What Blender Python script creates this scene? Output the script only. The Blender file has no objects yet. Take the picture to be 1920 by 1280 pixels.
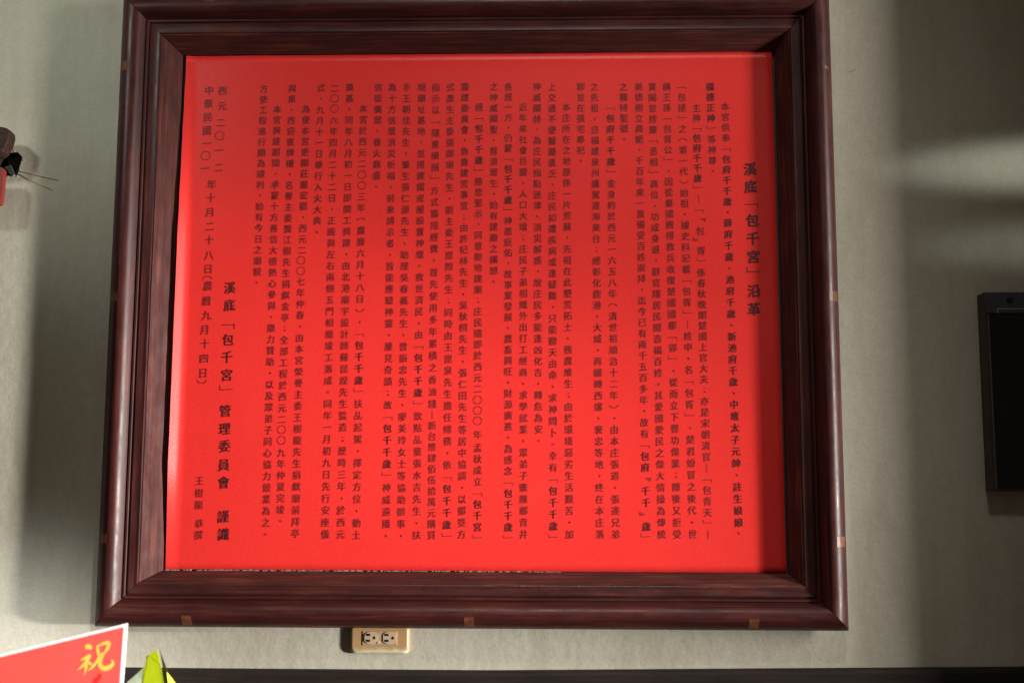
import bpy, bmesh, math, random
from mathutils import Matrix, Vector, noise
random.seed(7)
S = bpy.context.scene
COL = S.collection

# ---------------------------------------------------------------- camera
YAW, PITCH, ROLL = math.radians(-1.67272793), math.radians(7.70067589), math.radians(0.18997863)
cam_d = bpy.data.cameras.new('camera')
cam_d.sensor_width = 36
cam_d.lens = 45
cam_d.clip_start = 0.02
cam_d.clip_end = 100
cam_d.dof.use_dof = True
cam_d.dof.focus_distance = 2.42
cam_d.dof.aperture_fstop = 2.8
cam = bpy.data.objects.new('camera', cam_d)
COL.objects.link(cam)
fwd = Vector((math.sin(YAW) * math.cos(PITCH), math.cos(YAW) * math.cos(PITCH), math.sin(PITCH)))
rt = Vector((math.cos(YAW), -math.sin(YAW), 0))
up = rt.cross(fwd)
r2 = rt * math.cos(ROLL) + up * math.sin(ROLL)
u2 = -rt * math.sin(ROLL) + up * math.cos(ROLL)
mw = Matrix.Identity(4)
for i in range(3):
    mw[i][0], mw[i][1], mw[i][2] = r2[i], u2[i], -fwd[i]
mw[0][3], mw[1][3], mw[2][3] = 0, -2.4, 0
cam.matrix_world = mw
S.camera = cam

# ---------------------------------------------------------------- light
W = bpy.data.worlds.new('World')
S.world = W
W.use_nodes = True
W.node_tree.nodes['Background'].inputs[0].default_value = (1.0, 0.78, 0.56, 1)
W.node_tree.nodes['Background'].inputs[1].default_value = 0.055
S.view_settings.view_transform = 'Standard'
S.view_settings.look = 'None'
S.view_settings.exposure = 0
S.view_settings.gamma = 1


def aim(o, target):
    d = Vector(target) - o.location
    o.rotation_euler = d.to_track_quat('-Z', 'Y').to_euler()


def area(name, loc, target, sx, sy, power, col, spread=180):
    d = bpy.data.lights.new(name, 'AREA')
    d.shape = 'RECTANGLE'
    d.size, d.size_y, d.energy, d.color = sx, sy, power, col
    d.spread = math.radians(spread)
    o = bpy.data.objects.new(name, d)
    COL.objects.link(o)
    o.location = loc
    aim(o, target)
    return o


def spot(name, loc, target, deg, power, col, blend=1.0, radius=0.05):
    d = bpy.data.lights.new(name, 'SPOT')
    d.spot_size, d.spot_blend, d.energy, d.color, d.shadow_soft_size = math.radians(deg), blend, power, col, radius
    o = bpy.data.objects.new(name, d)
    COL.objects.link(o)
    o.location = loc
    aim(o, target)
    return o


#LIGHTS
# window / doorway light raking in from the right
area('window_light', (3.67, -1.51, 0.50), (-0.5, 0, 0.3), 0.40, 1.7, 135, (1.0, 0.95, 0.87))
# added spot beside the window light, brightening the left of wall and paper
spot('left_boost_light', (3.67, -1.51, -0.25), (-1.38, 0, 0.08), 19.5, 1700, (1.0, 0.955, 0.89), 1.0, 0.15)
# added fill spot from high in front, lifting the shaded strip of paper
spot('front_fill', (0.2, -3.2, 4.0), (-0.02, 0, 0.28), 23, 350, (1.0, 0.95, 0.88), 1.0, 0.4)
# added spots brightening the things standing lower left and the wall behind them
spot('low_left_fill', (0.6, -2.6, 0.6), (-0.74, -0.45, -0.32), 15, 400, (0.98, 1.0, 0.98), 1.0, 0.12)
spot('lower_wall_fill', (-1.9, -2.6, 0.9), (-1.02, 0, -0.33), 12, 190, (0.97, 1.0, 0.98), 1.0, 0.12)
# added spot for the bright patch at the upper left of the wall
spot('upper_left_fill', (-1.9, -1.6, 1.6), (-1.06, 0, 0.99), 35, 66, (0.94, 1.0, 0.90), 1.0, 0.12)
# added spots, flattened to shape the bright streaks on the right wall
for nm_, z_, e_, sx_, sy_ in (('streak_light', 0.665, 105, 2.3, 0.36), ('streak_light', 0.515, 34, 2.0, 0.34)):
    o_ = spot(nm_, (1.6, -2.3, 0.9), (1.03, 0, z_), 9, e_, (0.96, 1.0, 0.93), 1.0, 0.02)
    o_.scale = (sx_, sy_, 1)
#ENDLIGHTS


# ---------------------------------------------------------------- helpers
def tag(o, label=None, cat=None, group=None, kind=None):
    if label: o['label'] = label
    if cat: o['category'] = cat
    if group: o['group'] = group
    if kind: o['kind'] = kind
    return o


def empty(name, loc, label, cat, group=None):
    o = bpy.data.objects.new(name, None)
    o.empty_display_size = 0.05
    COL.objects.link(o)
    o.location = loc
    return tag(o, label, cat, group)


def mesh_obj(name, verts, faces, mat, parent=None, smooth=False, mw=None):
    """verts in world space (or local to mw); stored relative to the parent's place"""
    me = bpy.data.meshes.new(name)
    off = Vector((0, 0, 0))
    p = parent
    while p is not None:
        off += Vector(p.location) if p.type == 'EMPTY' or mw is None else Vector(p.location)
        p = p.parent
    if mw is None:
        verts = [tuple(Vector(v) - off) for v in verts]
    me.from_pydata([tuple(v) for v in verts], [], faces)
    me.materials.append(mat)
    if smooth:
        for pl in me.polygons: pl.use_smooth = True
    me.update()
    o = bpy.data.objects.new(name, me)
    COL.objects.link(o)
    if parent: o.parent = parent
    return o


def bm_obj(name, bm, mat, parent=None, smooth=False):
    me = bpy.data.meshes.new(name)
    off = Vector((0, 0, 0))
    p = parent
    while p is not None:
        off += Vector(p.location)
        p = p.parent
    bmesh.ops.recalc_face_normals(bm, faces=bm.faces)
    for v in bm.verts: v.co -= off
    bm.to_mesh(me)
    bm.free()
    me.materials.append(mat)
    if smooth:
        for pl in me.polygons: pl.use_smooth = True
    o = bpy.data.objects.new(name, me)
    COL.objects.link(o)
    if parent: o.parent = parent
    return o


def box(bm, x0, x1, y0, y1, z0, z1, bevel=0.0, seg=2):
    r = bmesh.ops.create_cube(bm, size=1)
    vs = r['verts']
    for v in vs:
        v.co = Vector(((x0 + x1) / 2 + v.co.x * (x1 - x0), (y0 + y1) / 2 + v.co.y * (y1 - y0), (z0 + z1) / 2 + v.co.z * (z1 - z0)))
    if bevel:
        es = list({e for v in vs for e in v.link_edges})
        bmesh.ops.bevel(bm, geom=es, offset=bevel, segments=seg, profile=0.5, affect='EDGES')
    return bm


def slab(bm, pts, y_front, y_back, inset=0.0):
    """a plate with its outline in the wall plane (x, z), front at y_front"""
    f = [bm.verts.new((x, y_front, z)) for x, z in pts]
    b = [bm.verts.new((x, y_back, z)) for x, z in pts]
    n = len(pts)
    bm.faces.new(f)
    bm.faces.new(b[::-1])
    for i in range(n):
        bm.faces.new((f[i], b[i], b[(i + 1) % n], f[(i + 1) % n]))
    return bm


# ---------------------------------------------------------------- materials
def new_mat(name):
    m = bpy.data.materials.new(name)
    m.use_nodes = True
    nt = m.node_tree
    b = nt.nodes['Principled BSDF']
    return m, nt, b


def nd(nt, t, **kw):
    n = nt.nodes.new(t)
    for k, v in kw.items():
        if k in n.inputs: n.inputs[k].default_value = v
        else: setattr(n, k, v)
    return n


def coords(nt, scale=(1, 1, 1), kind='Object'):
    tc = nd(nt, 'ShaderNodeTexCoord')
    mp = nd(nt, 'ShaderNodeMapping')
    mp.inputs['Scale'].default_value = scale
    nt.links.new(tc.outputs[kind], mp.inputs['Vector'])
    return mp.outputs['Vector']


def noise_n(nt, vec, scale, detail=4, rough=0.55, dist=0.0):
    n = nd(nt, 'ShaderNodeTexNoise')
    n.inputs['Scale'].default_value = scale
    n.inputs['Detail'].default_value = detail
    n.inputs['Roughness'].default_value = rough
    n.inputs['Distortion'].default_value = dist
    nt.links.new(vec, n.inputs['Vector'])
    return n.outputs['Fac']


def ramp(nt, fac, stops):
    r = nd(nt, 'ShaderNodeValToRGB')
    e = r.color_ramp.elements
    while len(e) < len(stops): e.new(0.5)
    for el, (p, c) in zip(e, stops):
        el.position = p
        el.color = tuple(c) + (1,) if len(c) == 3 else c
    nt.links.new(fac, r.inputs['Fac'])
    return r.outputs['Color']


def mix(nt, fac, a, b, mode='MIX'):
    n = nd(nt, 'ShaderNodeMix', data_type='RGBA', blend_type=mode)
    for s, v in (('Factor', fac), ('A', a), ('B', b)):
        sock = [i for i in n.inputs if i.name == s and (i.type == 'RGBA' or s == 'Factor' and i.type == 'VALUE')][0]
        if hasattr(v, 'is_output'): nt.links.new(v, sock)
        elif isinstance(v, (int, float)): sock.default_value = v
        else: sock.default_value = tuple(v) + (1,)
    return [o for o in n.outputs if o.type == 'RGBA'][0]


def mrange(nt, val, lo, hi):
    n = nd(nt, 'ShaderNodeMapRange')
    n.inputs['From Min'].default_value, n.inputs['From Max'].default_value = lo, hi
    nt.links.new(val, n.inputs['Value'])
    return n.outputs['Result']


def bump(nt, b, h, strength, dist):
    n = nd(nt, 'ShaderNodeBump')
    n.inputs['Strength'].default_value = strength
    n.inputs['Distance'].default_value = dist
    nt.links.new(h, n.inputs['Height'])
    nt.links.new(n.outputs['Normal'], b.inputs['Normal'])


def simple(name, col, rough=0.6, metal=0.0, var=0.15, scale=30, bmp=0.0):
    m, nt, b = new_mat(name)
    v = coords(nt)
    f = noise_n(nt, v, scale, 5)
    c = ramp(nt, f, [(0.3, [x * (1 - var) for x in col]), (0.7, [min(1, x * (1 + var)) for x in col])])
    nt.links.new(c, b.inputs['Base Color'])
    b.inputs['Roughness'].default_value = rough
    b.inputs['Metallic'].default_value = metal
    if bmp: bump(nt, b, f, bmp, 0.002)
    return m


def wall_mat():
    m, nt, b = new_mat('painted_plaster')
    v = coords(nt)
    big = noise_n(nt, v, 2.6, 6, 0.6, 0.3)
    c = ramp(nt, big, [(0.30, (0.44, 0.405, 0.31)), (0.5, (0.53, 0.50, 0.41)), (0.72, (0.59, 0.57, 0.48))])
    fine = noise_n(nt, v, 55, 5, 0.6)
    c = mix(nt, 0.35, c, ramp(nt, fine, [(0.3, (0.42, 0.39, 0.30)), (0.7, (0.62, 0.60, 0.51))]))
    gr = noise_n(nt, v, 230, 3, 0.7)
    c = mix(nt, 0.30, c, ramp(nt, gr, [(0.3, (0.36, 0.34, 0.26)), (0.7, (0.68, 0.66, 0.56))]))
    # dirt: sparse brown specks and rubbed smudges
    sp = noise_n(nt, v, 38, 2, 0.5, 1.0)
    spm = ramp(nt, sp, [(0.80, (0, 0, 0)), (0.84, (0.6, 0.6, 0.6))])
    st = noise_n(nt, coords(nt, (14, 1, 0.9)), 2.0, 5, 0.6, 0.4)
    c = mix(nt, ramp(nt, st, [(0.5, (0, 0, 0)), (0.75, (0.35, 0.35, 0.35))]), c, (0.42, 0.37, 0.28))
    c = mix(nt, spm, c, (0.20, 0.15, 0.10))
    sm = noise_n(nt, coords(nt, (1, 1, 0.35)), 9, 6, 0.7, 0.8)
    smm = ramp(nt, sm, [(0.50, (0, 0, 0)), (0.75, (0.45, 0.45, 0.45))])
    c = mix(nt, smm, c, (0.36, 0.32, 0.24))
    nt.links.new(c, b.inputs['Base Color'])
    b.inputs['Roughness'].default_value = 0.62
    h = nd(nt, 'ShaderNodeMath', operation='ADD')
    nt.links.new(fine, h.inputs[0])
    nt.links.new(noise_n(nt, v, 9, 3), h.inputs[1])
    bump(nt, b, h.outputs[0], 0.35, 0.003)
    return m


def wood_mat(name, dark, mid, light, rough=0.36, matte=None):
    m, nt, b = new_mat(name)
    g = noise_n(nt, coords(nt, (2.2, 60, 60)), 3.0, 6, 0.6, 0.6)
    c = ramp(nt, g, [(0.28, dark), (0.55, mid), (0.8, light)])
    bl = noise_n(nt, coords(nt, (4, 14, 14)), 2.2, 5, 0.6, 0.4)
    c = mix(nt, ramp(nt, bl, [(0.38, (0.6, 0.6, 0.6)), (0.6, (0.0, 0.0, 0.0))]), c, dark)
    # worn, rubbed-through orange patches
    wn = noise_n(nt, coords(nt, (5, 26, 26)), 2.0, 4, 0.6, 0.3)
    c = mix(nt, ramp(nt, wn, [(0.66, (0, 0, 0)), (0.78, (0.6, 0.6, 0.6))]), c, light)
    nt.links.new(c, b.inputs['Base Color'])
    ds = noise_n(nt, coords(nt, (8, 20, 20)), 3.0, 6, 0.65)
    mr = nd(nt, 'ShaderNodeMapRange')
    mr.inputs['From Min'].default_value, mr.inputs['From Max'].default_value = 0.3, 0.7
    mr.inputs['To Min'].default_value, mr.inputs['To Max'].default_value = rough - 0.04, rough + 0.18
    nt.links.new(ds, mr.inputs['Value'])
    nt.links.new(mr.outputs['Result'], b.inputs['Roughness'])
    b.inputs['Specular IOR Level'].default_value = 0.40 if matte is None else matte[0]
    bump(nt, b, g, 0.18, 0.0012)
    return m


def paper_mat():
    m, nt, b = new_mat('red_paper')
    v = coords(nt)
    f = noise_n(nt, v, 5, 4)
    g = noise_n(nt, v, 420, 3, 0.7)
    c = ramp(nt, f, [(0.3, (0.86, 0.031, 0.027)), (0.7, (0.93, 0.038, 0.033))])
    c = mix(nt, 0.42, c, ramp(nt, g, [(0.3, (0.62, 0.018, 0.018)), (0.7, (0.95, 0.055, 0.045))]))
    nt.links.new(c, b.inputs['Base Color'])
    b.inputs['Roughness'].default_value = 0.36
    b.inputs['Specular IOR Level'].default_value = 0.36
    h = nd(nt, 'ShaderNodeMath', operation='ADD')
    nt.links.new(g, h.inputs[0])
    nt.links.new(noise_n(nt, v, 7, 2), h.inputs[1])
    bump(nt, b, h.outputs[0], 0.25, 0.0015)
    return m


M_wall = wall_mat()
M_wood = wood_mat('lacquered_rosewood', (0.026, 0.0060, 0.0062), (0.076, 0.0150, 0.0130), (0.135, 0.031, 0.022))
M_bevel = wood_mat('worn_rosewood', (0.040, 0.011, 0.011), (0.095, 0.023, 0.019), (0.22, 0.066, 0.040), 0.60, (0.22,))
M_dwood = wood_mat('dark_stained_wood', (0.010, 0.007, 0.006), (0.024, 0.015, 0.012), (0.050, 0.030, 0.021), 0.6, (0.3,))
M_paper = paper_mat()
M_ink2 = simple('faded_black_ink', (0.12, 0.011, 0.013), 0.5, var=0.3, scale=200)
M_ink = simple('black_ink', (0.055, 0.008, 0.012), 0.5, var=0.3, scale=200)
M_plug = simple('orange_wood_plug', (0.16, 0.052, 0.024), 0.45, var=0.3, scale=90)
M_back = simple('backing_board', (0.05, 0.035, 0.028), 0.8)
M_white = simple('white_foam', (0.34, 0.29, 0.25), 0.8, var=0.35, scale=260)
M_cream = simple('yellowed_plastic', (0.62, 0.42, 0.20), 0.38, var=0.25, scale=25)
_nt = M_cream.node_tree
_b = _nt.nodes['Principled BSDF']
_sep = nd(_nt, 'ShaderNodeSeparateXYZ')
_nt.links.new(coords(_nt), _sep.inputs[0])
_ad = nd(_nt, 'ShaderNodeMath', operation='MULTIPLY_ADD')
_nt.links.new(noise_n(_nt, coords(_nt), 60, 4), _ad.inputs[0])
_ad.inputs[1].default_value = 0.014
_nt.links.new(_sep.outputs['Z'], _ad.inputs[2])
# nicotine-brown upper part, cleaner ivory lower rim
_nt.links.new(ramp(_nt, mrange(_nt, _ad.outputs[0], -0.020, -0.006), [(0.25, (0.74, 0.68, 0.50)), (0.6, (0.54, 0.37, 0.20)), (0.9, (0.48, 0.29, 0.14))]), _b.inputs['Base Color'])
M_ivory = simple('ivory_plastic', (0.56, 0.43, 0.28), 0.38, var=0.1, scale=25)
M_pink = simple('pinkish_plastic', (0.50, 0.34, 0.22), 0.35, var=0.15, scale=60)
M_black = simple('black_slot', (0.010, 0.008, 0.008), 0.5)
M_glass = simple('black_glass', (0.006, 0.005, 0.005), 0.12, var=0.3)
M_side = simple('brown_metal_side', (0.045, 0.030, 0.026), 0.5)
M_metal = simple('grey_blue_metal', (0.10, 0.10, 0.135), 0.35, 0.7, var=0.15)
M_bright = simple('bright_steel', (0.75, 0.75, 0.78), 0.2, 0.9)
M_cardred = simple('glossy_red_card', (0.80, 0.080, 0.066), 0.38, var=0.05)
M_cardw = simple('white_card_edge', (0.85, 0.83, 0.82), 0.6, var=0.05)
M_gold = simple('gold_foil', (0.85, 0.52, 0.08), 0.42, 0.15, var=0.15, scale=60)
M_redink = simple('dark_red_print', (0.62, 0.012, 0.012), 0.5)
M_lime = simple('lime_green_ribbon', (0.74, 0.88, 0.015), 0.35, var=0.12, scale=20)
M_olive = simple('lime_ribbon_shade', (0.045, 0.058, 0.008), 0.8)  # same lime paper, shade of the inner fold put into the colour
M_mint = simple('lime_ribbon_glare', (0.78, 0.90, 0.62), 0.35)  # glare on the left fold put into a paler green
M_brown = wood_mat('brown_plaque_wood', (0.02, 0.010, 0.009), (0.05, 0.018, 0.014), (0.14, 0.05, 0.025), 0.55, (0.3,))
M_redboard = simple('red_painted_board', (0.24, 0.020, 0.016), 0.5)
M_hole = simple('dark_cavity', (0.015, 0.012, 0.010), 0.9, var=0.4)
M_galv = simple('dull_green_metal', (0.10, 0.13, 0.11), 0.5, 0.3, var=0.5, scale=80)
M_shadow = simple('tan_shadow_line', (0.45, 0.38, 0.29), 0.6)

# ---------------------------------------------------------------- the wall with a ragged hole
bm = bmesh.new()
outer = [(-2.2, -1.2), (1.6, -1.2), (1.6, 2.2), (-2.2, 2.2)]
ov = [bm.verts.new((x, 0, z)) for x, z in outer]
hole = []
HX, HZ = -1.053, 0.675
for k in range(26):
    a = k / 26 * math.tau
    rx, rz = 0.0235, 0.0235
    q = (abs(math.cos(a)) ** 4 + abs(math.sin(a)) ** 4) ** -0.25
    q *= 0.93 + 0.16 * random.random()
    hole.append((HX + rx * q * math.cos(a) + 0.002 * math.sin(3 * a), HZ + rz * q * math.sin(a)))
hv = [bm.verts.new((x, 0, z)) for x, z in hole]
edges = [bm.edges.new((ov[i], ov[(i + 1) % 4])) for i in range(4)]
he = [bm.edges.new((hv[i], hv[(i + 1) % len(hv)])) for i in range(len(hv))]
bmesh.ops.triangle_fill(bm, edges=edges + he, use_beauty=True, use_dissolve=False)
wall = bm_obj('wall', bm, M_wall)
for p in wall.data.polygons:
    pass
tag(wall, kind='structure')
bm = bmesh.new()
n = len(hole)
rings = []
for dep, sc in ((0.0, 1.0), (0.012, 0.95), (0.05, 0.97), (0.05, 0.0)):
    if sc == 0: rings.append([bm.verts.new((HX, dep, HZ))]); continue
    rings.append([bm.verts.new((HX + (x - HX) * sc, dep, HZ + (z - HZ) * sc)) for x, z in hole])
for a, b in ((0, 1), (1, 2)):
    for i in range(n):
        bm.faces.new((rings[a][i], rings[a][(i + 1) % n], rings[b][(i + 1) % n], rings[b][i]))
for i in range(n):
    bm.faces.new((rings[2][i], rings[2][(i + 1) % n], rings[3][0]))
o = bm_obj('wall_recess', bm, M_hole)
tag(o, kind='structure')

# broken plaster rim round the hole
bm = bmesh.new()
for k in range(30):
    a = random.random() * math.tau
    i = int(a / math.tau * n) % n
    x, z = hole[i]
    s = random.uniform(0.0009, 0.0024)
    t = random.uniform(1.0, 1.25)
    r = bmesh.ops.create_icosphere(bm, subdivisions=1, radius=s)
    for v in r['verts']:
        v.co = Vector((v.co.x * 1.3, v.co.y * 0.6, v.co.z)) + Vector((HX + (x - HX) * t, -0.0003, HZ + (z - HZ) * t))
tag(bm_obj('plaster_crumbs', bm, M_wall), 'crumbled plaster around the ragged hole at the left edge', 'plaster crumbs', kind='stuff')
# metal box scrap inside the hole
t = empty('junction_box', (HX, 0.0, HZ), 'broken dark metal junction box inside the ragged wall hole', 'junction box')
bm = bmesh.new()
slab(bm, [(-1.064, .692), (-1.036, .693), (-1.034, .668), (-1.043, .656), (-1.058, .660)], 0.016, 0.019)
bm_obj('back_plate', bm, M_galv, t)
bm = bmesh.new()
slab(bm, [(-1.060, .668), (-1.049, .671), (-1.040, .653), (-1.046, .649)], -0.003, 0.002)
bm_obj('bent_flap', bm, M_galv, t)


def tube(bm, pts, r, seg=6):
    prev = None
    for i, p in enumerate(pts):
        p = Vector(p)
        d = (Vector(pts[min(i + 1, len(pts) - 1)]) - Vector(pts[max(i - 1, 0)])).normalized()
        a = d.cross(Vector((0, 0, 1))).normalized()
        b = d.cross(a)
        ring = [bm.verts.new(p + (a * math.cos(k / seg * math.tau) + b * math.sin(k / seg * math.tau)) * r) for k in range(seg)]
        if prev:
            for k in range(seg):
                bm.faces.new((prev[k], prev[(k + 1) % seg], ring[(k + 1) % seg], ring[k]))
        else: bm.faces.new(ring[::-1])
        prev = ring
    bm.faces.new(prev)


for lab, pts in (('upper thin tan line standing in for a shadow right of the wall hole', [(-1.05, .02, .665), (-1.034, -.001, .660), (-1.00, -.0025, .652), (-.975, -.0014, .646), (-.955, -.0008, .6415)]),
                 ('lower thin tan line standing in for a shadow sloping from the wall hole', [(-1.05, .02, .660), (-1.035, -.001, .655), (-1.00, -.003, .638), (-.985, -.0014, .630), (-.965, -.0008, .6215)])):
    bm = bmesh.new()
    tube(bm, pts, 0.0006)  # thin tube put in for a soft shadow line on the wall
    tag(bm_obj('shadow_line', bm, M_shadow, smooth=True), lab, 'shadow_line')

# unseen pier added at the right, beyond the picture edge, to shade the wall
bm = bmesh.new()
box(bm, 1.10, 1.55, -0.246, 0.0, -1.2, 2.2, 0.004, 2)
tag(bm_obj('shade_pier', bm, M_wall), kind='structure')

# dark wooden dado under the wall
bm = bmesh.new()
x0, x1 = -2.1, 1.098
N = 40
prof = [(0.0, -0.0), (-0.010, -0.0), (-0.016, -0.003), (-0.018, -0.009), (-0.018, -0.9)]
rows = []
for i in range(N + 1):
    x = x0 + (x1 - x0) * i / N
    zt = -0.2815 if x < -0.1 else -0.2815 + (x + 0.1) * 0.0135
    if x < -0.6: zt += (-0.6 - x) * 0.004
    rows.append([bm.verts.new((x, y, zt + z if k < 4 else -1.15)) for k, (y, z) in enumerate(prof)])
for i in range(N):
    for k in range(len(prof) - 1):
        bm.faces.new((rows[i][k], rows[i + 1][k], rows[i + 1][k + 1], rows[i][k + 1]))
tag(bm_obj('wainscot', bm, M_dwood), 'dark brown wooden wainscot along the bottom of the wall', 'wainscot')
# shelf / table top the card and the ribbon stand on (just below the picture)
bm = bmesh.new()
box(bm, -1.6, 1.0, -0.95, -0.021, -0.50, -0.46, 0.004, 2)
tag(bm_obj('table_top', bm, M_dwood), kind='structure')

# ---------------------------------------------------------------- framed notice
X0, X1, Z0, Z1 = -0.8298, 0.5381, -0.2046, 0.9985
FR = empty('framed_notice', ((X0 + X1) / 2, 0, Z0), 'large red paper notice of temple history in a dark moulded wooden frame on the wall', 'framed notice')
FC = Vector(FR.location)
PROF = [(0.0, 0.026), (0.0, 0.0345), (0.0018, 0.0410), (0.005, 0.0475), (0.010, 0.0545), (0.016, 0.0600), (0.022, 0.0630),
        (0.028, 0.0640), (0.034, 0.0627), (0.0390, 0.0592), (0.0430, 0.0545), (0.0470, 0.0480), (0.0500, 0.0430), (0.0507, 0.0445), (0.0520, 0.0462), (0.0550, 0.0458),
        (0.0562, 0.0440), (0.0570, 0.0425), (0.0580, 0.0440), (0.0610, 0.0455), (0.0650, 0.0446), (0.0690, 0.0438), (0.0730, 0.0440),
        (0.0765, 0.0444), (0.0780, 0.0436), (0.0786, 0.0420), (0.0805, 0.0425), ('i', 0.0130), ('i', 0.002), (0.060, 0.002), (0.060, 0.026)]
INNER = {'bottom': 0.1000, 'right': 0.1015, 'top': 0.1105, 'left': 0.1145}


def uval(p, side): return INNER[side] if p == 'i' else p


L_h, L_v = X1 - X0, Z1 - Z0
RAILS = {  # origin, x dir, u dir, length, neighbour at start, neighbour at end
    'bottom': (Vector((X0, 0, Z0)), Vector((1, 0, 0)), Vector((0, 0, 1)), L_h, 'left', 'right'),
    'right': (Vector((X1, 0, Z0)), Vector((0, 0, 1)), Vector((-1, 0, 0)), L_v, 'bottom', 'top'),
    'top': (Vector((X1, 0, Z1)), Vector((-1, 0, 0)), Vector((0, 0, -1)), L_h, 'right', 'left'),
    'left': (Vector((X0, 0, Z1)), Vector((0, 0, -1)), Vector((1, 0, 0)), L_v, 'top', 'bottom')}
rail_obj = {}
for side, (org, dx, du, L, ns, ne) in RAILS.items():
    g = 0.0006
    NS = 30
    verts, faces = [], []
    for i, (p, h) in enumerate(PROF):
        u = uval(p, side)
        a, b = uval(p, ns) + g, L - uval(p, ne) - g
        for k in range(NS + 1):
            x = a + (b - a) * k / NS
            wv = 0.0007 * noise.noise(Vector((x * 5, i * 0.05, hash(side) % 7 * 0 + len(side) * 3.1))) if 1 < i < 26 else 0
            verts.append((x, u, h + wv))
    m = len(PROF)
    for i in range(m):
        j = (i + 1) % m
        for k in range(NS):
            faces.append((i * (NS + 1) + k, i * (NS + 1) + k + 1, j * (NS + 1) + k + 1, j * (NS + 1) + k))
    faces.append([i * (NS + 1) for i in range(m)][::-1])
    faces.append([i * (NS + 1) + NS for i in range(m)])
    me = bpy.data.meshes.new('frame_rail')
    me.from_pydata(verts, [], faces)
    me.materials.append(M_wood)
    me.materials.append(M_bevel)
    for fi in range(25 * NS, 27 * NS): me.polygons[fi].material_index = 1
    bmx = bmesh.new(); bmx.from_mesh(me)
    bmesh.ops.recalc_face_normals(bmx, faces=bmx.faces); bmx.to_mesh(me); bmx.free()
    for pl in me.polygons: pl.use_smooth = len(pl.vertices) == 4
    me.set_sharp_from_angle(angle=math.radians(32))
    o = bpy.data.objects.new('frame_rail', me)
    COL.objects.link(o)
    o.parent = FR
    dh = dx.cross(du)
    mm = Matrix.Identity(4)
    for r in range(3):
        mm[r][0], mm[r][1], mm[r][2], mm[r][3] = dx[r], du[r], dh[r], org[r] - FC[r]
    o.matrix_local = mm
    rail_obj[side] = o

# square wood plugs let into the outer face of each rail
pm = {}
PL = {'bottom': [-0.6555, -0.144, 0.365], 'top': [-0.6535, -0.143, 0.364], 'left': [0.851, 0.4015, -0.045], 'right': [0.8446, 0.401, -0.0462]}
for side, vals in PL.items():
    org, dx, du, L, ns, ne = RAILS[side]
    for w in vals:
        c = abs((w - org.x) if side in ('bottom', 'top') else (w - org.z))
        pts = [(0.0045, 0.0466), (0.010, 0.0545), (0.016, 0.0600), (0.0225, 0.0632)]
        bm = bmesh.new()
        hw = 0.0090
        top = [[bm.verts.new((c + s * hw, u, h + 0.0003)) for u, h in pts] for s in (-1, 1)]
        bot = [[bm.verts.new((c + s * hw, u, h - 0.004)) for u, h in pts] for s in (-1, 1)]
        for k in range(3):
            bm.faces.new((top[0][k], top[1][k], top[1][k + 1], top[0][k + 1]))
            bm.faces.new((bot[0][k], bot[0][k + 1], bot[1][k + 1], bot[1][k]))
            for q in (0, 1): bm.faces.new((top[q][k], top[q][k + 1], bot[q][k + 1], bot[q][k]))
        for k in (0, 3): bm.faces.new((top[0][k], top[1][k], bot[1][k], bot[0][k]))
        bmesh.ops.recalc_face_normals(bm, faces=bm.faces)
        me = bpy.data.meshes.new('wood_plug')
        bm.to_mesh(me); bm.free()
        me.materials.append(M_plug)
        o = bpy.data.objects.new('wood_plug', me)
        COL.objects.link(o)
        o.parent = rail_obj[side]

# backing board behind the paper
bm = bmesh.new()
box(bm, X0 + 0.0606, X1 - 0.0606, -0.0050, -0.0006, Z0 + 0.0606, Z1 - 0.0606)
back = bm_obj('backing_board', bm, M_back, FR)
# torn white foam edge showing under the paper
bm = bmesh.new()
x = -0.712
while x < 0.02:
    w = random.uniform(0.002, 0.009)
    k = (x + 0.712) / 0.73
    if random.random() < 0.97 - 0.35 * k:
        hh = random.uniform(0.0010, 0.0024) * (1 - 0.4 * k)
        zb = -0.1043
        pts = [(x, zb), (x + w, zb), (x + w * random.uniform(0.7, 1), zb + hh * random.uniform(.6, 1)), (x + w * random.uniform(.2, .6), zb + hh), (x + w * 0.05, zb + hh * random.uniform(.4, 1))]
        slab(bm, pts, -0.0085 - random.uniform(0, 0.0025), -0.0051)
    x += w * random.uniform(0.7, 1.1)
tag(bm_obj('torn_foam_edge', bm, M_white, FR), kind='stuff')

# the red paper: a sheet with slight waves, left edge curling forward
TL, TR, BR, BL = (-.7090, .8865), (.4306, .8880), (.4335, -.1036), (-.7110, -.1020)
NX, NZ = 130, 70


def paper_h(x, z):
    h = 0.0100
    d = x + 0.7100
    k = max(0.0, min(1.0, (z + 0.13) / 0.22)) * max(0.2, min(1.0, (0.93 - z) / 0.40))
    if d < 0.024:
        h += 0.74 * k * ((0.024 - max(d, 0.012)) ** 2 / 0.024 + (max(0.0, 0.012 - d)))
    if z > 0.865: h += 0.0012 * (z - 0.865) / 0.02
    inside = min(1, max(0, (abs(x + 0.139) - 0.50) / 0.06))
    h += 0.0006 * inside * noise.noise(Vector((x * 6, 0, z * 4)))
    return h


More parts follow.
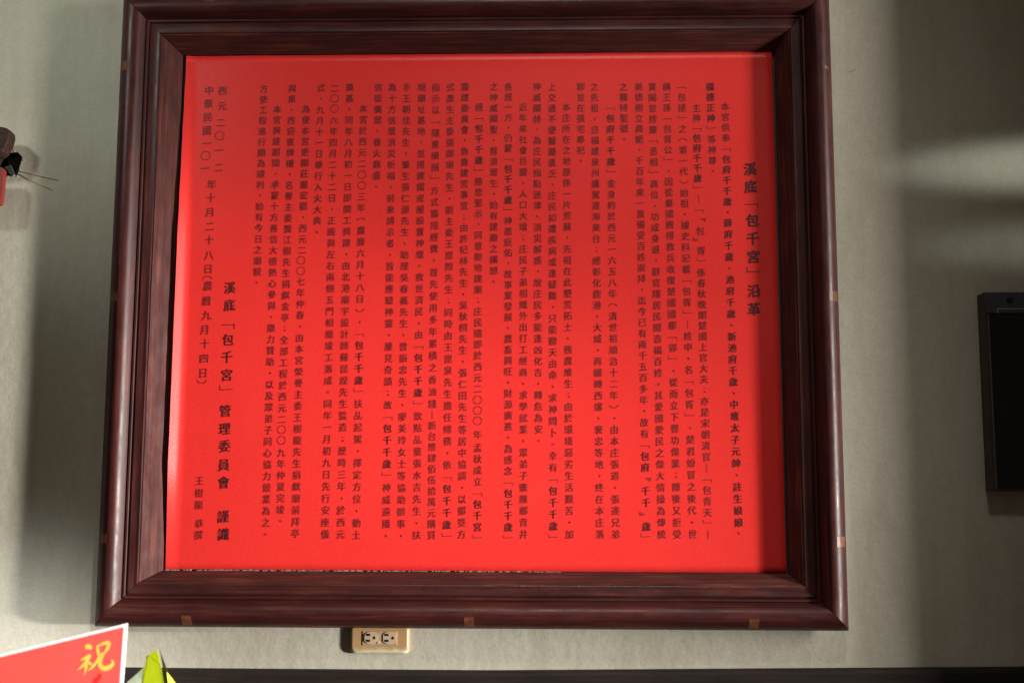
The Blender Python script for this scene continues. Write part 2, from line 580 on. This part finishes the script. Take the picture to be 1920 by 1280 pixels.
bm = bmesh.new()
grid = []
for j in range(NZ + 1):
    v = j / NZ
    row = []
    for i in range(NX + 1):
        u = (i / NX) ** 1.6
        xl, zl = TL[0] + (BL[0] - TL[0]) * v, TL[1] + (BL[1] - TL[1]) * v
        xr, zr = TR[0] + (BR[0] - TR[0]) * v, TR[1] + (BR[1] - TR[1]) * v
        x, z = xl + (xr - xl) * u, zl + (zr - zl) * u
        if i == 0 or j in (0, NZ):
            e = 0.0009 * noise.noise(Vector((x * 30, 3, z * 30)))
            x += e if i == 0 else 0
            z += e * 0.6 if j in (0, NZ) else 0
        row.append(bm.verts.new((x, -paper_h(x, z), z)))
    grid.append(row)
for j in range(NZ):
    for i in range(NX):
        bm.faces.new((grid[j][i], grid[j + 1][i], grid[j + 1][i + 1], grid[j][i + 1]))
back_grid = [[bm.verts.new(v.co + Vector((0, 0.0004, 0))) for v in row] for row in grid]
for j in range(NZ):
    for i in range(NX):
        bm.faces.new((back_grid[j][i], back_grid[j][i + 1], back_grid[j + 1][i + 1], back_grid[j + 1][i]))
loop = [(0, i) for i in range(NX)] + [(j, NX) for j in range(NZ)] + [(NZ, i) for i in range(NX, 0, -1)] + [(j, 0) for j in range(NZ, 0, -1)]
for (a, b), (c, d) in zip(loop, loop[1:] + loop[:1]):
    bm.faces.new((grid[a][b], grid[c][d], back_grid[c][d], back_grid[a][b]))
paper = bm_obj('red_paper', bm, M_paper, FR, smooth=False)
for p in paper.data.polygons: p.use_smooth = abs(p.normal.y) > 0.5


# ---------------------------------------------------------------- the printed writing
# (size class, characters, [(index, x, z) on the wall plane]); * switches bold, | is the long dash
TEXT = [
    ('title', '溪底「包千宮」沿革', [(1, 0.3844, 0.6548), (2, 0.3847, 0.6204), (3, 0.385, 0.5881), (4, 0.3863, 0.5549), (5, 0.3866, 0.5198), (6, 0.3868, 0.4848), (7, 0.3866, 0.454), (8, 0.3864, 0.4193), (9, 0.3856, 0.3847)]),
    ('b', '本宮供奉「*包府千千歲、薛府千歲、池府千歲、新池府千歲、中壇太子元帥、註生娘娘*、', [(1, 0.3391, 0.7784), (12, 0.3403, 0.5499), (22, 0.3436, 0.3321), (28, 0.3451, 0.2047), (38, 0.349, -0.0127), (39, 0.3487, -0.0321)]),
    ('b', '*福德正神*」等神尊。', [(1, 0.3107, 0.8179), (9, 0.3134, 0.651)]),
    ('b', '主神「*包府千千歲*」｜「『包』胥」係春秋晚期楚國上官大夫；亦是宋朝清官｜「包青天」｜', [(1, 0.2839, 0.7755), (9, 0.2844, 0.6176), (10, 0.2856, 0.5968), (11, 0.2858, 0.576), (12, 0.2905, 0.5563), (13, 0.2876, 0.5345), (14, 0.2808, 0.518), (15, 0.2885, 0.4964), (16, 0.2887, 0.4758), (17, 0.2878, 0.4543), (28, 0.2901, 0.2316), (35, 0.2921, 0.0868), (41, 0.2925, -0.0352)]),
    ('b', '「包拯」之（第一代）始祖。據史料記載「包胥」｜姓申、名「包胥」。楚君蚡冒之後代、世', [(1, 0.2559, 0.8183), (14, 0.259, 0.546), (27, 0.2619, 0.2697), (41, 0.2641, -0.0344)]),
    ('b', '稱王孫「包胥公」，因從秦國搬得救兵收復楚國國都「郢」，從而立下豐功偉業；爾後又拒受', [(1, 0.2272, 0.8185), (14, 0.2298, 0.5471), (27, 0.233, 0.2676), (41, 0.2358, -0.0345)]),
    ('b', '賞賜並捨棄「丞相」高位，功成身退，辭官隱居民間造福百姓。其愛國愛民之偉大情操為傳統', [(1, 0.1995, 0.8186), (41, 0.2074, -0.0346)]),
    ('b', '美德樹立典範，千百年來一直備受百姓崇拜，迄今已有兩千五百多年，故有「*包府『千千』歲*」', [(1, 0.1733, 0.8188), (27, 0.1764, 0.2757), (35, 0.1786, 0.1083), (36, 0.1788, 0.0876), (37, 0.1811, 0.0659), (38, 0.1789, 0.0443), (39, 0.1796, 0.0228), (40, 0.1745, 0.0023), (41, 0.1796, -0.0207), (42, 0.1784, -0.0405)]),
    ('b', '之獨特聖號。', [(1, 0.144, 0.819), (6, 0.1447, 0.7149)]),
    ('b', '「*包府千千歲*」金身約於西元一六五八年（清世祖順治十二年），由本庄張道、張達兄弟', [(1, 0.1185, 0.7776), (39, 0.1231, -0.0349)]),
    ('b', '之先祖，自福建泉州護駕渡海來台；經彰化鹿港、大城，再輾轉西螺、褒忠等地，終在本庄落', [(1, 0.0879, 0.8194), (41, 0.0942, -0.035)]),
    ('b', '聊並在張宅奉祀。', [(1, 0.0617, 0.8195), (8, 0.0611, 0.6721)]),
    ('b', '本庄所在之地原係一片荒蕪，先祖在此墾荒拓土、務農維生；由於環境惡劣生活艱苦，加', [(1, 0.0338, 0.7792), (39, 0.0377, -0.0352)]),
    ('b', '上交通不便醫藥匱乏，庄民如遭疾病或逢疑難，只能聽天由命、求神問卜。幸有「*包千千歲*」', [(1, 0.006, 0.8199), (41, 0.0082, -0.0421)]),
    ('b', '神威顯赫，為庄民指點迷津、消災解惑，故庄民多能逢凶化吉，轉危為安。', [(1, -0.0229, 0.8201), (33, -0.0194, 0.1366)]),
    ('b', '近年來社會巨變、人口大增；庄民子弟相繼外出打工經商、求學就業。眾弟子雖離鄉背井', [(1, -0.0496, 0.7797), (39, -0.0469, -0.0355)]),
    ('b', '各居一方，仍蒙「*包千千歲*」神恩庇佑，故事業發展、農畜興旺、財源廣進。為感念「*包千千歲*」', [(1, -0.0781, 0.8205), (14, -0.0777, 0.5554), (43, -0.075, -0.0434)]),
    ('b', '之神威顯聖，普濟眾生，始有建廟之構想。', [(1, -0.1066, 0.8206), (19, -0.1046, 0.4376)]),
    ('b', '經「*包千千歲*」慈悲聖示，同意勘地建廟；庄民隨即於西元二〇〇〇年孟秋成立「*包千宮*」', [(1, -0.1346, 0.7797), (13, -0.1346, 0.5276), (25, -0.1334, 0.2757), (28, -0.1334, 0.2128), (30, -0.1332, 0.1738), (31, -0.133, 0.1479), (32, -0.1328, 0.1235), (40, -0.1321, -0.0436)]),
    ('b', '籌建委員會，負責建宮事宜；由許杞林先生、吳秋桐先生、張仁田先生等居中協調，以擲筊方', [(1, -0.1624, 0.821), (41, -0.1613, -0.036)]),
    ('b', '式產生主委張卿琳先生，副主委王崑照先生；同時由王崑泉先生擔任總務，依「*包千千歲*」', [(1, -0.1907, 0.8201), (40, -0.189, -0.0409)]),
    ('b', '指示以「隨意樂捐」方式籌措經費。首先使用多年累積之香油錢｜新台幣肆佰伍拾萬元購買', [(1, -0.2189, 0.8203), (28, -0.2185, 0.2052), (40, -0.2172, -0.0376)]),
    ('b', '現廟址基地，並搭建鐵皮屋設置神壇、救世濟民。由「*包千千歲*」欽點乩童張水吉先生、扶', [(1, -0.2464, 0.8205), (40, -0.245, -0.0377)]),
    ('b', '手王朝佳先生、筆生張仁源先生、助理吳春義先生、曾振忠先生、廖美玲女士等協助辦事，', [(1, -0.2755, 0.8207), (40, -0.274, -0.0393)]),
    ('b', '為十方信眾消災祈福。前來請示者，皆能應驗神靈，屢見奇蹟；故「*包千千歲*」神威遠播、', [(1, -0.3035, 0.8209), (40, -0.3018, -0.0394)]),
    ('b', '信徒廣眾、香火鼎盛。', [(1, -0.3308, 0.821), (10, -0.3315, 0.6234)]),
    ('b', '本宮於西元二〇〇三年（農曆六月十八日），「*包千千歲*」扶乩起駕，擇定方位、動土', [(1, -0.3589, 0.7783), (7, -0.3595, 0.6472), (8, -0.3596, 0.6261), (38, -0.3566, -0.0381)]),
    ('b', '奠基。同年八月初一日即開工興建，由北港廟宇設計師蘇昆煌先生監造；歷時三年，於西元', [(1, -0.3867, 0.8214), (40, -0.3861, -0.0368)]),
    ('b', '二〇〇六年四月二十二日，正殿與左右兩側五門相繼竣工落成。同年一月初九日先行安座儀', [(1, -0.4158, 0.8195), (2, -0.4156, 0.7991), (3, -0.416, 0.7787), (4, -0.4165, 0.7552), (40, -0.415, -0.0369)]),
    ('b', '式，九月十一日舉行入火大典。', [(1, -0.443, 0.8207), (14, -0.4441, 0.5348)]),
    ('b', '為使本宮更顯莊嚴宏觀，西元二〇〇七年仲春，由本宮榮譽主委王樹龍先生捐獻廟前拜亭', [(1, -0.4711, 0.778), (14, -0.4713, 0.4995), (15, -0.4729, 0.4797), (16, -0.4728, 0.459), (17, -0.4723, 0.4384), (39, -0.4707, -0.0357)]),
    ('b', '與東、西迎賓牌樓，名譽主委龔江樹先生捐獻金亭；全部工程於西元二〇〇九年仲夏完竣。', [(1, -0.4993, 0.82), (31, -0.5014, 0.1759), (32, -0.5014, 0.1568), (33, -0.5013, 0.1368), (34, -0.5007, 0.1139), (40, -0.4994, -0.0131)]),
    ('b', '本宮興建期間，承蒙十方善信大德熱心參與、鼎力贊助，以及眾弟子同心協力競業為之。', [(1, -0.5273, 0.7783), (39, -0.5264, -0.0373)]),
    ('b', '方使工程進行頗為順利，始有今日之廟貌。', [(1, -0.555, 0.8193), (19, -0.5566, 0.4365)]),
    ('m', '西元二〇一二', [(1, -0.6356, 0.8166), (2, -0.635, 0.7854), (3, -0.637, 0.7522), (4, -0.6382, 0.7255), (5, -0.6383, 0.6967), (6, -0.6376, 0.6627)]),
    ('m', '中華民國一〇一年十月二十八日（農曆九月十四日）', [(1, -0.6623, 0.8168), (2, -0.6624, 0.7899), (3, -0.6625, 0.763), (4, -0.6636, 0.7363), (5, -0.6632, 0.7107), (6, -0.6643, 0.6862), (7, -0.6646, 0.6607), (8, -0.6505, 0.6289), (9, -0.6509, 0.6026), (10, -0.6516, 0.5742), (11, -0.6513, 0.5463), (12, -0.6512, 0.5197), (13, -0.6507, 0.4901), (14, -0.6514, 0.4636), (15, -0.6523, 0.447), (16, -0.6507, 0.4304), (17, -0.6522, 0.4015), (18, -0.6512, 0.3738), (19, -0.6533, 0.3461), (20, -0.6524, 0.3195), (21, -0.6529, 0.291), (22, -0.6539, 0.2635), (23, -0.6553, 0.2463)]),
    ('l', '溪底「包千宮」管理委員會\u3000謹識', [(1, -0.608, 0.4267), (2, -0.6074, 0.3932), (3, -0.6088, 0.3573), (4, -0.6083, 0.3266), (5, -0.6092, 0.2935), (6, -0.6084, 0.2595), (7, -0.6091, 0.2301), (8, -0.6089, 0.1918), (9, -0.6091, 0.1581), (10, -0.608, 0.1257), (11, -0.6085, 0.0908), (12, -0.6074, 0.058), (13, -0.6068, 0.0264), (14, -0.6063, -0.0052), (15, -0.6048, -0.0376)]),
    ('b', '王樹龍\u3000恭撰', [(1, -0.6531, 0.0609), (2, -0.6534, 0.0381), (3, -0.6531, 0.0163), (4, -0.6519, -0.0024), (5, -0.6511, -0.0181), (6, -0.6516, -0.0392)]),
]

CACHE = {}


def raw_glyph(ch, off):
    c = bpy.data.curves.new('t', 'FONT')
    c.body, c.size, c.resolution_u, c.offset, c.align_x = ch, 1, 2, off, 'CENTER'
    o = bpy.data.objects.new('t', c)
    COL.objects.link(o)
    m = o.to_mesh()
    vs = [(v.co.x, v.co.y - 0.38) for v in m.vertices]
    fs = [tuple(p.vertices) for p in m.polygons]
    ar = sum(p.area for p in m.polygons)
    o.to_mesh_clear()
    c.fill_mode = 'NONE'      # outline only: its signed area tells whether the fill came out whole
    m = o.to_mesh()
    sa = 0.0
    for e in m.edges:
        p, q = m.vertices[e.vertices[0]].co, m.vertices[e.vertices[1]].co
        sa += 0.5 * (p.x * q.y - q.x * p.y)
    o.to_mesh_clear()
    bpy.data.objects.remove(o)
    bpy.data.curves.remove(c)
    return vs, fs, ar, abs(sa)


def glyph(ch, copies):
    """thin outline laid down more than once with small shifts: heavier uprights than bars, as a brush-style face has"""
    if (ch, copies) in CACHE: return CACHE[(ch, copies)]
    s0 = raw_glyph(ch, 0.0)[3]
    for off in (-0.009, -0.0085, -0.0095, -0.008, -0.010, -0.007, -0.006, -0.005, -0.003, -0.002, 0.001, 0.0, 0.002):
        vs, fs, ar, sa = raw_glyph(ch, off)
        want = s0 * (1 + off * 29)
        if abs(ar / sa - 1) < 0.012 and abs(sa / want - 1) < 0.07: break
    V, Fc = [], []
    for n_, (dx, dy) in enumerate(copies):
        b = len(V)
        V += [(x + dx, y + dy, n_) for x, y in vs]
        Fc += [tuple(b + q for q in f) for f in fs]
    CACHE[(ch, copies)] = (V, Fc)
    return V, Fc


def stroke(vs, fs, pts, w):
    """polyline with a width per point"""
    base = len(vs)
    n = len(pts)
    for i, (x, y) in enumerate(pts):
        ax, ay = pts[max(i - 1, 0)]
        bx, by = pts[min(i + 1, n - 1)]
        d = math.hypot(bx - ax, by - ay) or 1
        nx, ny = -(by - ay) / d, (bx - ax) / d
        ww = (w[i] if isinstance(w, (list, tuple)) else w) / 2
        vs += [(x + nx * ww, y + ny * ww), (x - nx * ww, y - ny * ww)]
    for i in range(n - 1):
        a = base + 2 * i
        fs.append((a, a + 1, a + 3, a + 2))


def ring(vs, fs, r, w, cx=0, cy=0, n=24, squash=1.0):
    pts = [(cx + r * math.cos(k / n * math.tau), cy + r * squash * math.sin(k / n * math.tau)) for k in range(n + 1)]
    stroke(vs, fs, pts, w)


def special(ch):
    vs, fs = [], []
    T = 0.055
    if ch == '「':
        stroke(vs, fs, [(-0.50, -0.10), (0.50, -0.06)], T); stroke(vs, fs, [(0.48, -0.06), (0.47, -0.42)], [T, T * 0.8])
    elif ch == '」':
        stroke(vs, fs, [(-0.50, 0.06), (0.50, 0.10)], T); stroke(vs, fs, [(-0.49, 0.44), (-0.48, 0.06)], [T * 0.8, T])
    elif ch == '『':
        stroke(vs, fs, [(-0.12, 0.10), (0.42, 0.13)], T); stroke(vs, fs, [(0.41, 0.13), (0.40, -0.22)], T)
        stroke(vs, fs, [(-0.10, -0.02), (0.28, 0.00)], T); stroke(vs, fs, [(0.27, 0.0), (0.26, -0.22)], T)
    elif ch == '』':
        stroke(vs, fs, [(-0.42, -0.13), (0.12, -0.10)], T); stroke(vs, fs, [(-0.41, 0.22), (-0.41, -0.13)], T)
        stroke(vs, fs, [(-0.27, 0.0), (0.10, 0.02)], T); stroke(vs, fs, [(-0.27, 0.22), (-0.27, 0.0)], T)
    elif ch in '（）':
        s = 1 if ch == '（' else -1
        pts = [(0.48 * math.cos(a), s * (-0.30 + 0.42 * math.sin(a))) for a in [math.pi * (0.08 + 0.84 * k / 8) for k in range(9)]]
        stroke(vs, fs, pts, T * 1.1)
    elif ch == '〇': ring(vs, fs, 0.44, 0.055)
    elif ch == '。': ring(vs, fs, 0.105, 0.045, n=12)
    elif ch == '，': stroke(vs, fs, [(-0.02, 0.10), (0.05, 0.04), (0.05, -0.04), (-0.03, -0.14)], [0.05, 0.15, 0.10, 0.02])
    elif ch == '、': stroke(vs, fs, [(-0.12, 0.12), (-0.02, 0.03), (0.07, -0.11)], [0.03, 0.09, 0.12])
    elif ch in '；：':
        stroke(vs, fs, [(-0.05, 0.20), (0.0, 0.20), (0.06, 0.20)], [0.05, 0.13, 0.05])
        stroke(vs, fs, [(0.0, -0.10), (0.06, -0.16), (0.05, -0.22), (-0.03, -0.30)], [0.05, 0.14, 0.09, 0.02])
    elif ch == '｜': stroke(vs, fs, [(0.0, 0.48), (0.0, -0.48)], T)
    else: return None
    return vs, fs


EM = {'title': 0.0262, 'l': 0.0242, 'm': 0.0198, 'b': 0.0174}
THIN = ((-0.004, 0), (0.004, 0))
BOLD = ((-0.012, -0.003), (0.012, 0.003), (0, -0.007), (0, 0.007))
HEAVY = ((-0.026, -0.006), (0.026, 0.006), (-0.008, -0.018), (0.008, 0.018))
WGT = {'title': HEAVY, 'l': BOLD, 'm': THIN, 'b': THIN}
for kind, s, anchors in TEXT:
    bold = False
    V, Fc, MI = [], [], []
    idx = 0
    for ch in s:
        if ch == '*':
            bold = not bold
            continue
        idx += 1
        if ch == '\u3000': continue
        for (i0, xa, za), (i1, xb, zb) in zip(anchors, anchors[1:]):
            if i0 <= idx <= i1:
                t = (idx - i0) / (i1 - i0)
                cx, cz = xa + (xb - xa) * t, za + (zb - za) * t
                break
        em = EM[kind]
        sp = special(ch)
        kx = 1.0
        if sp is None:
            vs, fs = glyph(ch, BOLD if bold else WGT[kind])
            shear, kx = 0.075, 0.95
        else:
            vs, fs = [(x, y, 0) for x, y in sp[0]], sp[1]
            shear = 0.02
            if kind == 'title': em *= 0.95
        base = len(V)
        for x, y, ly in vs:
            px, pz = cx + x * kx * em, cz + (y + shear * x) * em
            V.append((px, -paper_h(px, pz) - 0.0007 - ly * 0.00003, pz))
        Fc += [tuple(base + q for q in f) for f in fs]
        MI += [0 if bold or kind in ('title', 'l') else 1] * len(fs)
    o = mesh_obj('text_column', V, Fc, M_ink, paper)
    o['kind'] = 'stuff'
    o.data.materials.append(M_ink2)
    o.data.polygons.foreach_set('material_index', MI)
    if kind == 'title': o['label'] = 'bold title column at the right of the notice'
    elif kind == 'l': o['label'] = 'bold signature column near the left edge'

# ---------------------------------------------------------------- wall socket
SK = empty('wall_socket', (-0.311, 0, -0.2255), 'yellowed double wall socket just under the bottom rail of the frame', 'wall socket')
bm = bmesh.new()
# pillow-shaped plate with sloping flanks
lay = [(0.0, 0.0545, 0.0275), (0.0045, 0.0545, 0.0275), (0.0075, 0.0530, 0.0260), (0.0090, 0.0508, 0.0238), (0.0094, 0.0490, 0.0220)]
rings = []
for h, hw, hh in lay:
    rr = min(0.010, hh * 0.45)
    pts = []
    for cx, cz, a0 in ((hw - rr, hh - rr, 0), (-(hw - rr), hh - rr, 90), (-(hw - rr), -(hh - rr), 180), (hw - rr, -(hh - rr), 270)):
        for k in range(7):
            a = math.radians(a0 + 15 * k)
            pts.append((cx + rr * math.cos(a), cz + rr * math.sin(a)))
    rings.append([bm.verts.new((-0.311 + x, -h, -0.2255 + z)) for x, z in pts])
for a, b in zip(rings, rings[1:]):
    for i in range(len(a)):
        bm.faces.new((a[i], a[(i + 1) % len(a)], b[(i + 1) % len(a)], b[i]))
bm.faces.new(rings[-1])
bm_obj('cover_plate', bm, M_cream, SK, smooth=False)
bm = bmesh.new()
box(bm, -0.3425, -0.2785, -0.0106, -0.0089, -0.2375, -0.2120, 0.0008, 2)
ins = bm_obj('socket_insert', bm, M_pink, SK)
for cx in (-0.3275, -0.2935):
    bm = bmesh.new()
    pts = []
    for k in range(24):
        a = k / 24 * math.tau
        x, z = 0.0125 * max(-0.93, min(1, 1.1 * math.cos(a))), 0.0112 * math.sin(a)
        pts.append((cx + x + 0.001, -0.2240 + z))
    slab(bm, pts, -0.0120, -0.0105)
    fc = bm_obj('socket_face', bm, M_ivory, ins)
for cx in (-0.3275, -0.2935):
    for j, (dx, dz, w, h) in enumerate(((-0.0045, 0.0055, 0.0040, 0.0021), (-0.0045, -0.0050, 0.0040, 0.0021))):
        bm = bmesh.new()
        box(bm, cx + dx - w, cx + dx + w, -0.01215, -0.0114, -0.2240 + dz - h, -0.2240 + dz + h)
        bm_obj('slot', bm, M_black, ins)
    bm = bmesh.new()
    pts = [(cx + 0.0068 + 0.0026 * math.cos(k / 14 * math.tau), -0.2240 + 0.0028 * math.sin(k / 14 * math.tau)) for k in range(14)]
    slab(bm, pts, -0.01215, -0.0114)
    bm_obj('earth_hole', bm, M_black, ins)
bm = bmesh.new()
bmesh.ops.create_cone(bm, cap_ends=True, segments=18, radius1=0.0028, radius2=0.0024, depth=0.0012,
                      matrix=Matrix.Translation((-0.3125, -0.0110, -0.2320)) @ Matrix.Rotation(math.pi / 2, 4, 'X'))
bm_obj('screw', bm, M_ivory, ins)

# ---------------------------------------------------------------- dark panel at the right
DP = empty('display_cabinet', (0.93, 0, 0.0455), 'black glass fronted box with grey metal top strip on the wall at the right edge', 'wall cabinet')
bm = bmesh.new()
box(bm, 0.8045, 1.06, -0.038, 0, 0.0455, 0.4115, 0.002, 2)
bm_obj('casing', bm, M_side, DP)
bm = bmesh.new()
box(bm, 0.8135, 1.051, -0.0395, -0.0375, 0.0500, 0.3695, 0.0006, 1)
bm_obj('glass_front', bm, M_glass, DP)
bm = bmesh.new()
box(bm, 0.8062, 1.058, -0.0415, -0.0375, 0.3715, 0.4098, 0.0008, 2)
tp = bm_obj('top_strip', bm, M_metal, DP)
bm = bmesh.new()
bmesh.ops.create_cone(bm, cap_ends=True, segments=20, radius1=0.0058, radius2=0.0042, depth=0.007,
                      matrix=Matrix.Translation((0.8511, -0.0445, 0.3963)) @ Matrix.Rotation(math.pi / 2, 4, 'X'))
bm_obj('knob', bm, M_black, tp)
bm = bmesh.new()
box(bm, 0.8262, 0.8277, -0.0432, -0.0405, 0.3712, 0.3790)
box(bm, 0.8277, 1.052, -0.0428, -0.0410, 0.3785, 0.3797)
bm_obj('bright_trim', bm, M_bright, tp)
bm = bmesh.new()
box(bm, 0.8105, 0.8116, -0.0392, -0.0375, 0.0475, 0.3700)
bm_obj('highlight_bead', bm, simple('highlight_edge', (0.20, 0.15, 0.14), 0.4), DP)  # highlight line along the casing, put into a lighter bead

# ---------------------------------------------------------------- plaque end at the left edge
PQ = empty('plaque', (-1.18, -0.05, 0.60), 'brown wooden plaque end with rounded corner over a red board at the left edge', 'plaque')
bm = bmesh.new()
slab(bm, [(-1.30, .734), (-1.050, .7315), (-1.036, .7285), (-1.0290, .7215), (-1.0275, .7120), (-1.0310, .6970), (-1.0385, .6800), (-1.046, .6745), (-1.30, .664)], -0.064, -0.036)
bmesh.ops.bevel(bm, geom=[e for e in bm.edges if all(abs(v.co.y + 0.064) < 1e-5 for v in e.verts)], offset=0.005, segments=3, profile=0.5, affect='EDGES')
bm_obj('wooden_cap', bm, M_brown, PQ)
bm = bmesh.new()
slab(bm, [(-1.30, .652), (-1.041, .6515), (-1.0375, .6460), (-1.0385, .6000), (-1.041, .5800), (-1.30, .572)], -0.058, -0.044)
bm_obj('red_board', bm, M_redboard, PQ)
bm = bmesh.new()
box(bm, -1.28, -1.22, -0.050, 0, 0.57, 0.735, 0.003)
bm_obj('wall_bracket', bm, M_dwood, PQ)

# ---------------------------------------------------------------- red greeting card, lower left
CD = empty('greeting_card', (-0.76, -0.5, -0.46), 'red card with a gold brush character and white edges at the lower left', 'card')
Pc = [(-0.6195, -0.1597), (-0.90, -0.2283), (-0.90, -0.4597), (-0.6285, -0.4597)]
bm = bmesh.new()
slab(bm, [(-0.6232, -0.1645), (-0.8995, -0.2325), (-0.8995, -0.4597), (-0.6325, -0.4597)], -0.5030, -0.4975)
card = bm_obj('card_face', bm, M_cardred, CD)
bm = bmesh.new()
slab(bm, [(-0.6198, -0.1603), (-0.6200, -0.1612), (-0.90, -0.2300), (-0.90, -0.2340), (-0.6243, -0.1662), (-0.6330, -0.4597), (-0.6285, -0.4597)][0:0] or
     [(-0.6195, -0.1597), (-0.90, -0.2283), (-0.90, -0.4597), (-0.6285, -0.4597)], -0.5015, -0.4960)
bm_obj('white_edge', bm, M_cardw, CD)


def cpt(x, y):  # brush drawing laid out on a 4x enlargement of the card corner
    px, py = x / 4, 1080 + y / 4
    return (-0.6195 + (px - 238) * 0.000782, -0.1597 - (py - 1168) * 0.000790)


def brush(strokes, mat, name, par, dy):
    vs, fs = [], []
    depth = []
    for si, (pts, w) in enumerate(strokes):
        # smooth the polyline
        P = [Vector(p) for p in pts]
        Q, Wd = [], []
        for i in range(len(P) - 1):
            p0, p1, p2, p3 = P[max(i - 1, 0)], P[i], P[i + 1], P[min(i + 2, len(P) - 1)]
            for k in range(5):
                t = k / 5
                Q.append(0.5 * ((2 * p1) + (p2 - p0) * t + (2 * p0 - 5 * p1 + 4 * p2 - p3) * t * t + (3 * p1 - p0 - 3 * p2 + p3) * t ** 3))
                Wd.append(w[i] + (w[i + 1] - w[i]) * t)
        Q.append(P[-1]); Wd.append(w[-1])
        stroke(vs, fs, [(q.x, q.y) for q in Q], Wd)
        depth += [si * 0.00006] * (len(vs) - len(depth))
    k = dy
    V = []
    for i, (x, y) in enumerate(vs):
        X, Z = cpt(x, y)
        V.append((X, k - depth[i], Z))
    n = len(V)
    V += [(x, k + 0.0003, z) for x, y, z in V]
    F = list(fs) + [tuple(q + n for q in f[::-1]) for f in fs]
    o = mesh_obj(name, V, F, mat, par)
    return o


brush([([(650, 528), (672, 520), (700, 532)], [18, 38, 20]),
       ([(622, 618), (655, 602), (690, 578)], [10, 22, 14]),
       ([(690, 580), (668, 620), (636, 660), (600, 690)], [20, 22, 16, 3]),
       ([(660, 625), (664, 665), (655, 722)], [18, 24, 3]),
       ([(668, 628), (690, 640), (705, 652)], [10, 20, 8]),
       ([(738, 520), (748, 548), (752, 582)], [10, 22, 16]),
       ([(738, 520), (785, 498), (832, 488)], [12, 22, 26]),
       ([(832, 488), (820, 530), (800, 562)], [26, 24, 14]),
       ([(750, 585), (776, 574), (802, 562)], [12, 18, 14]),
       ([(762, 588), (742, 630), (702, 676), (680, 690)], [16, 22, 16, 3]),
       ([(792, 570), (772, 618), (770, 655), (798, 676), (838, 668), (866, 640), (852, 614)], [14, 22, 30, 34, 34, 20, 4])],
      M_gold, 'gold_character', card, -0.50345)
brush([([(776, 716), (760, 750), (724, 792)], [16, 36, 28]),
       ([(728, 742), (735, 775), (742, 800)], [8, 16, 14]),
       ([(660, 786), (684, 800), (700, 820)], [6, 18, 16]),
       ([(724, 790), (700, 850), (690, 960)], [28, 24, 22]),
       ([(640, 850), (720, 836), (800, 820)], [10, 26, 12])],
      M_redink, 'dark_red_character', card, -0.50345)

# ---------------------------------------------------------------- folded lime ribbon
GR = empty('folded_ribbon', (-0.63, -0.36, -0.46), 'folded lime green paper peak standing beside the red card', 'folded paper')


def facet(name, pts, mat):
    bm = bmesh.new()
    f = [bm.verts.new(p) for p in pts]
    b = [bm.verts.new((p[0], p[1] + 0.0008, p[2])) for p in pts]
    n = len(pts)
    bm.faces.new(f); bm.faces.new(b[::-1])
    for i in range(n): bm.faces.new((f[i], b[i], b[(i + 1) % n], f[(i + 1) % n]))
    return bm_obj(name, bm, mat, GR)


P_, S_ = (-.6140, -.365, -.2112), (-.6372, -.350, -.2257)
facet('main_fold', [P_, (-.6300, -.358, -.2195), (-.6355, -.352, -.2232), (-.6352, -.350, -.2275), (-.6390, -.350, -.2420), (-.6385, -.352, -.2560), (-.6373, -.356, -.2700), (-.637, -.37, -.4597), (-.545, -.40, -.4597), (-.5985, -.372, -.2640), (-.6068, -.368, -.2330)], M_lime)
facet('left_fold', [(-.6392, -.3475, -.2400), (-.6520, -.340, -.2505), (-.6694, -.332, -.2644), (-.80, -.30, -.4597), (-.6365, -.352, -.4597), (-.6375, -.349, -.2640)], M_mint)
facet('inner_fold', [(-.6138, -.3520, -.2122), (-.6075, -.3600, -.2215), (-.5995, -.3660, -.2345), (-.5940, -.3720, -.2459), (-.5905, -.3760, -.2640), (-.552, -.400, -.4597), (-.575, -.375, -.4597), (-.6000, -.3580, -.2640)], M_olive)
facet('right_fold', [(-.5948, -.3735, -.2440), (-.5880, -.371, -.2530), (-.5806, -.368, -.2640), (-.47, -.350, -.4597), (-.551, -.402, -.4597), (-.5903, -.3775, -.2640)], M_lime)
